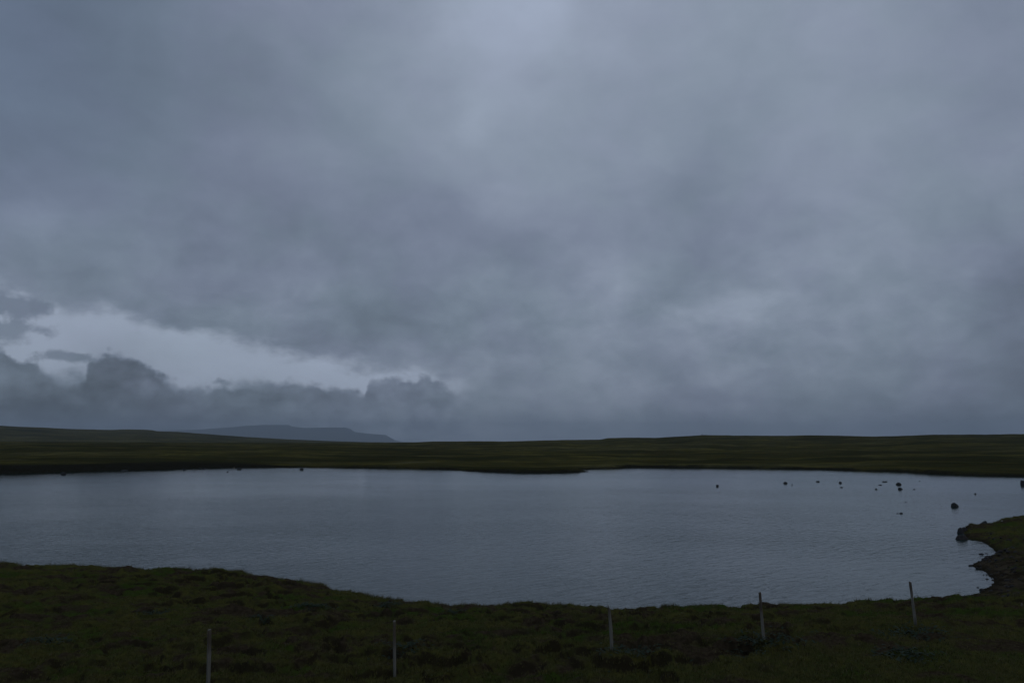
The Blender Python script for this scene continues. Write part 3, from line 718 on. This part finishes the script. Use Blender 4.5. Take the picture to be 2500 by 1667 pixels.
# cairn on the skyline
p = at_range(1714, 1062, 846); zz = h_at(p[0], p[1])
bm = bmesh.new()
for lv, (n_, rad) in enumerate([(6, .8), (4, .5), (2, .25), (1, 0)]):
    for j in range(n_):
        a = j / n_ * 6.28 + lv
        r0 = bmesh.ops.create_icosphere(bm, subdivisions=1, radius=0.42, matrix=Matrix.Translation((rad * math.cos(a), rad * math.sin(a), 0.2 + lv * 0.5)) @ Matrix.Scale(0.75, 4, (0, 0, 1)))
me = bpy.data.meshes.new('stone_cairn'); bm.to_mesh(me); bm.free()
o = new_obj('stone_cairn', me, mat=m_basalt); o.location = (p[0], p[1], zz - 0.1); tag(o, 'tiny stone cairn on the skyline of the right-hand hill', 'cairn')

# shore pebbles (uncountable)
def scatter_solid(n, sampler, smin, smax, name, mat):
    base = rock_mesh('tmp', 1, 0.8, 0.5, 9, 1, 0.6, 0.3)
    bv = np.array([v.co[:] for v in base.vertices]); bf = np.array([p.vertices[:] for p in base.polygons])
    x, y = sampler(n); hh_, sdn_, _, cw_ = terrain(x[None], y[None]); hh_, sdn_, cw_ = hh_[0], sdn_[0], cw_[0]
    keep = (sdn_ > -0.3) & (sdn_ < 3.6) & (rng.random(n) < np.clip(cw_ * 1.8, 0, 1) * np.clip(1.4 - np.abs(sdn_) * 0.3, 0, 1))
    x, y, hh_ = x[keep], y[keep], hh_[keep]; k = len(x)
    s = smin + (smax - smin) * rng.random(k) ** 3; a = rng.random(k) * 6.28
    ca, sa = np.cos(a), np.sin(a)
    vx = bv[None, :, 0] * s[:, None]; vy = bv[None, :, 1] * s[:, None]
    VX = vx * ca[:, None] - vy * sa[:, None] + x[:, None]; VY = vx * sa[:, None] + vy * ca[:, None] + y[:, None]
    VZ = bv[None, :, 2] * s[:, None] * 0.8 + np.maximum(hh_, -0.08)[:, None]
    V_ = np.stack([VX, VY, VZ], -1).reshape(-1, 3); F_ = (bf[None] + (np.arange(k) * len(bv))[:, None, None]).reshape(-1, 3)
    me = mesh_np(name, V_, F_); tag(new_obj(name, me, mat=mat), kind='stuff')
scatter_solid(6000, lambda n: (rng.uniform(18, 42, n), rng.uniform(28, 66, n)), 0.05, 0.34, 'shore_pebbles', m_brownrock)

# ------------------------------------------------------------------ grass
m_grass, g, b = material('moor_grass')
tone = g.n('ShaderNodeAttribute', attribute_name='tone').outputs['Fac']; dry = g.n('ShaderNodeAttribute', attribute_name='dry').outputs['Fac']
gc = g.mixc(tone, (0.056, 0.060, 0.018), (0.135, 0.120, 0.038))
gc = g.mixc(dry, gc, (0.15, 0.118, 0.058))
g.put(b.inputs['Base Color'], gc); b.inputs['Roughness'].default_value = 0.75; b.inputs['Specular IOR Level'].default_value = 0.05
def grass(name, x, y, hgt, wid, blades, lean, tone_v, dry_v, zoff=0.0):
    hh_, sdn_, hum_, cw_ = terrain(x[None], y[None]); hh_, sdn_, cw_ = hh_[0], sdn_[0], cw_[0]
    hp = brown_patch(x, y); lu = green_patch(x, y)
    keep = (sdn_ > 0.12) & (rng.random(len(x)) > hp * 0.72) & (rng.random(len(x)) > np.clip(cw_ * 2.2, 0, 1) * (sdn_ < 1.8))
    x, y, hh_, sdn_, lu, hp = x[keep], y[keep], hh_[keep], sdn_[keep], lu[keep], hp[keep]
    n = len(x); N = n * blades
    X_ = np.repeat(x, blades) + rng.normal(0, 0.03, N); Y_ = np.repeat(y, blades) + rng.normal(0, 0.03, N); Z_ = np.repeat(hh_, blades) - 0.015
    shorew = np.repeat(ss(-sdn_, -1.2, -0.2), blades)
    hg = hgt * (0.45 + 0.8 * rng.random(N)) * (1 + 0.9 * shorew * rng.random(N)) * np.repeat(1 - 0.4 * hp, blades)
    wd = wid * (0.6 + 0.8 * rng.random(N)); a = rng.random(N) * np.pi; la = rng.normal(0.6, 1.3, N)
    ln_ = lean * (0.4 + rng.random(N)) * hg
    bx_, by_ = np.cos(a) * wd, np.sin(a) * wd; tx, ty = np.cos(la) * ln_, np.sin(la) * ln_
    p0 = np.stack([X_ - bx_, Y_ - by_, Z_], -1); p1 = np.stack([X_ + bx_, Y_ + by_, Z_], -1); p2 = np.stack([X_ + tx, Y_ + ty, Z_ + hg], -1)
    V_ = np.stack([p0, p1, p2], 1).reshape(-1, 3); F_ = np.arange(N * 3).reshape(-1, 3)
    me = mesh_np(name, V_, F_, False)
    tn = np.clip(np.repeat(rng.normal(tone_v, 0.2, n), blades) - 0.35 * np.repeat(lu, blades), 0, 1); dr = np.clip(np.repeat((rng.random(n) < dry_v).astype(float), blades) * rng.random(N) + 0.3 * np.repeat(hp, blades) * 0.6, 0, 1)
    attr(me, 'tone', np.repeat(tn, 3)); attr(me, 'dry', np.repeat(dr, 3))
    return tag(new_obj(name, me, mat=m_grass), kind='stuff')
def fan(n, r0, r1, pw=1.0):
    a = rng.uniform(-0.66, 0.66, n); r = r0 * (r1 / r0) ** (rng.random(n) ** pw); return np.sin(a) * r, np.cos(a) * r
x, y = fan(150000, 14.5, 46)
grass('grass', x, y, 0.075, 0.009, 5, 0.6, 0.5, 0.12)
# fringe of taller grass along the near bank
seg = LAKE[:len(near) + 1]; t = rng.random(16000) * (len(seg) - 1.001); k = t.astype(int); fr = (t - k)[:, None]
pt = seg[k] * (1 - fr) + seg[k + 1] * fr + rng.normal(0, 0.45, (16000, 2))
grass('bank_grass', pt[:, 0], pt[:, 1], 0.13, 0.008, 4, 0.45, 0.55, 0.35)
x, y = rng.uniform(24, 52, 30000), rng.uniform(28, 68, 30000)
grass('headland_grass', x, y, 0.07, 0.014, 5, 0.7, 0.4, 0.15)

# broad-leaved ground herbs in bluish clumps
m_herb, g, b = material('bluish_herb_leaf')
g.put(b.inputs['Base Color'], g.mixc(g.n('ShaderNodeAttribute', attribute_name='tone').outputs['Fac'], (0.020, 0.034, 0.018), (0.040, 0.055, 0.036))); b.inputs['Roughness'].default_value = 0.8; b.inputs['Specular IOR Level'].default_value = 0.1
cl = [(775, 1492, .35), (745, 1478, .3), (950, 1476, .35), (930, 1484, .25), (1540, 1608, .5), (1880, 1572, .55), (1850, 1580, .4), (2230, 1545, .5), (130, 1565, .4), (380, 1500, .3), (1110, 1500, .25), (2210, 1600, .4), (990, 1585, .4), (640, 1520, .3)]
xs_, ys_ = [], []
for (px, py, rad) in cl:
    z = 1.2
    for _ in range(6):
        p = on_level(px, py, z); z = h_at(p[0], p[1])
    n = int(700 * rad); xs_.append(p[0] + rng.normal(0, rad * 0.8, n)); ys_.append(p[1] + rng.normal(0, rad * 0.7, n))
x = np.concatenate(xs_); y = np.concatenate(ys_); z = terrain(x[None], y[None])[0][0] + rng.random(len(x)) * 0.11
N = len(x); a = rng.random(N) * 6.28; s = 0.018 + 0.025 * rng.random(N); ti = rng.uniform(-0.3, 0.6, N)
u = np.stack([np.cos(a), np.sin(a), ti], -1) * s[:, None] * 1.6; v_ = np.stack([-np.sin(a), np.cos(a), rng.uniform(-.4, .4, N)], -1) * s[:, None] * 0.7; c0 = np.stack([x, y, z], -1)
V_ = np.stack([c0 - u, c0 - v_, c0 + u, c0 + v_], 1).reshape(-1, 3); me = mesh_np('ground_herbs', V_, np.arange(N * 4).reshape(-1, 4), False); attr(me, 'tone', np.repeat(rng.random(N), 4))
tag(new_obj('ground_herbs', me, mat=m_herb), kind='stuff')

# ------------------------------------------------------------------ haze
m_haze = bpy.data.materials.new('damp_air'); m_haze.use_nodes = True
ht = m_haze.node_tree; ht.nodes.clear(); pv = ht.nodes.new('ShaderNodeVolumePrincipled'); ho = ht.nodes.new('ShaderNodeOutputMaterial')
pv.inputs['Density'].default_value = 0.00008; pv.inputs['Color'].default_value = (0.78, 0.88, 0.99, 1); pv.inputs['Anisotropy'].default_value = 0.0
ht.links.new(pv.outputs[0], ho.inputs['Volume'])
bm = bmesh.new(); bmesh.ops.create_cube(bm, size=1.0)
for v in bm.verts: v.co.x *= 37000; v.co.y *= 37000; v.co.z = -25.0 if v.co.z < 0 else 420
me = bpy.data.meshes.new('haze'); bm.to_mesh(me); bm.free()
tag(new_obj('haze', me, mat=m_haze), kind='stuff')
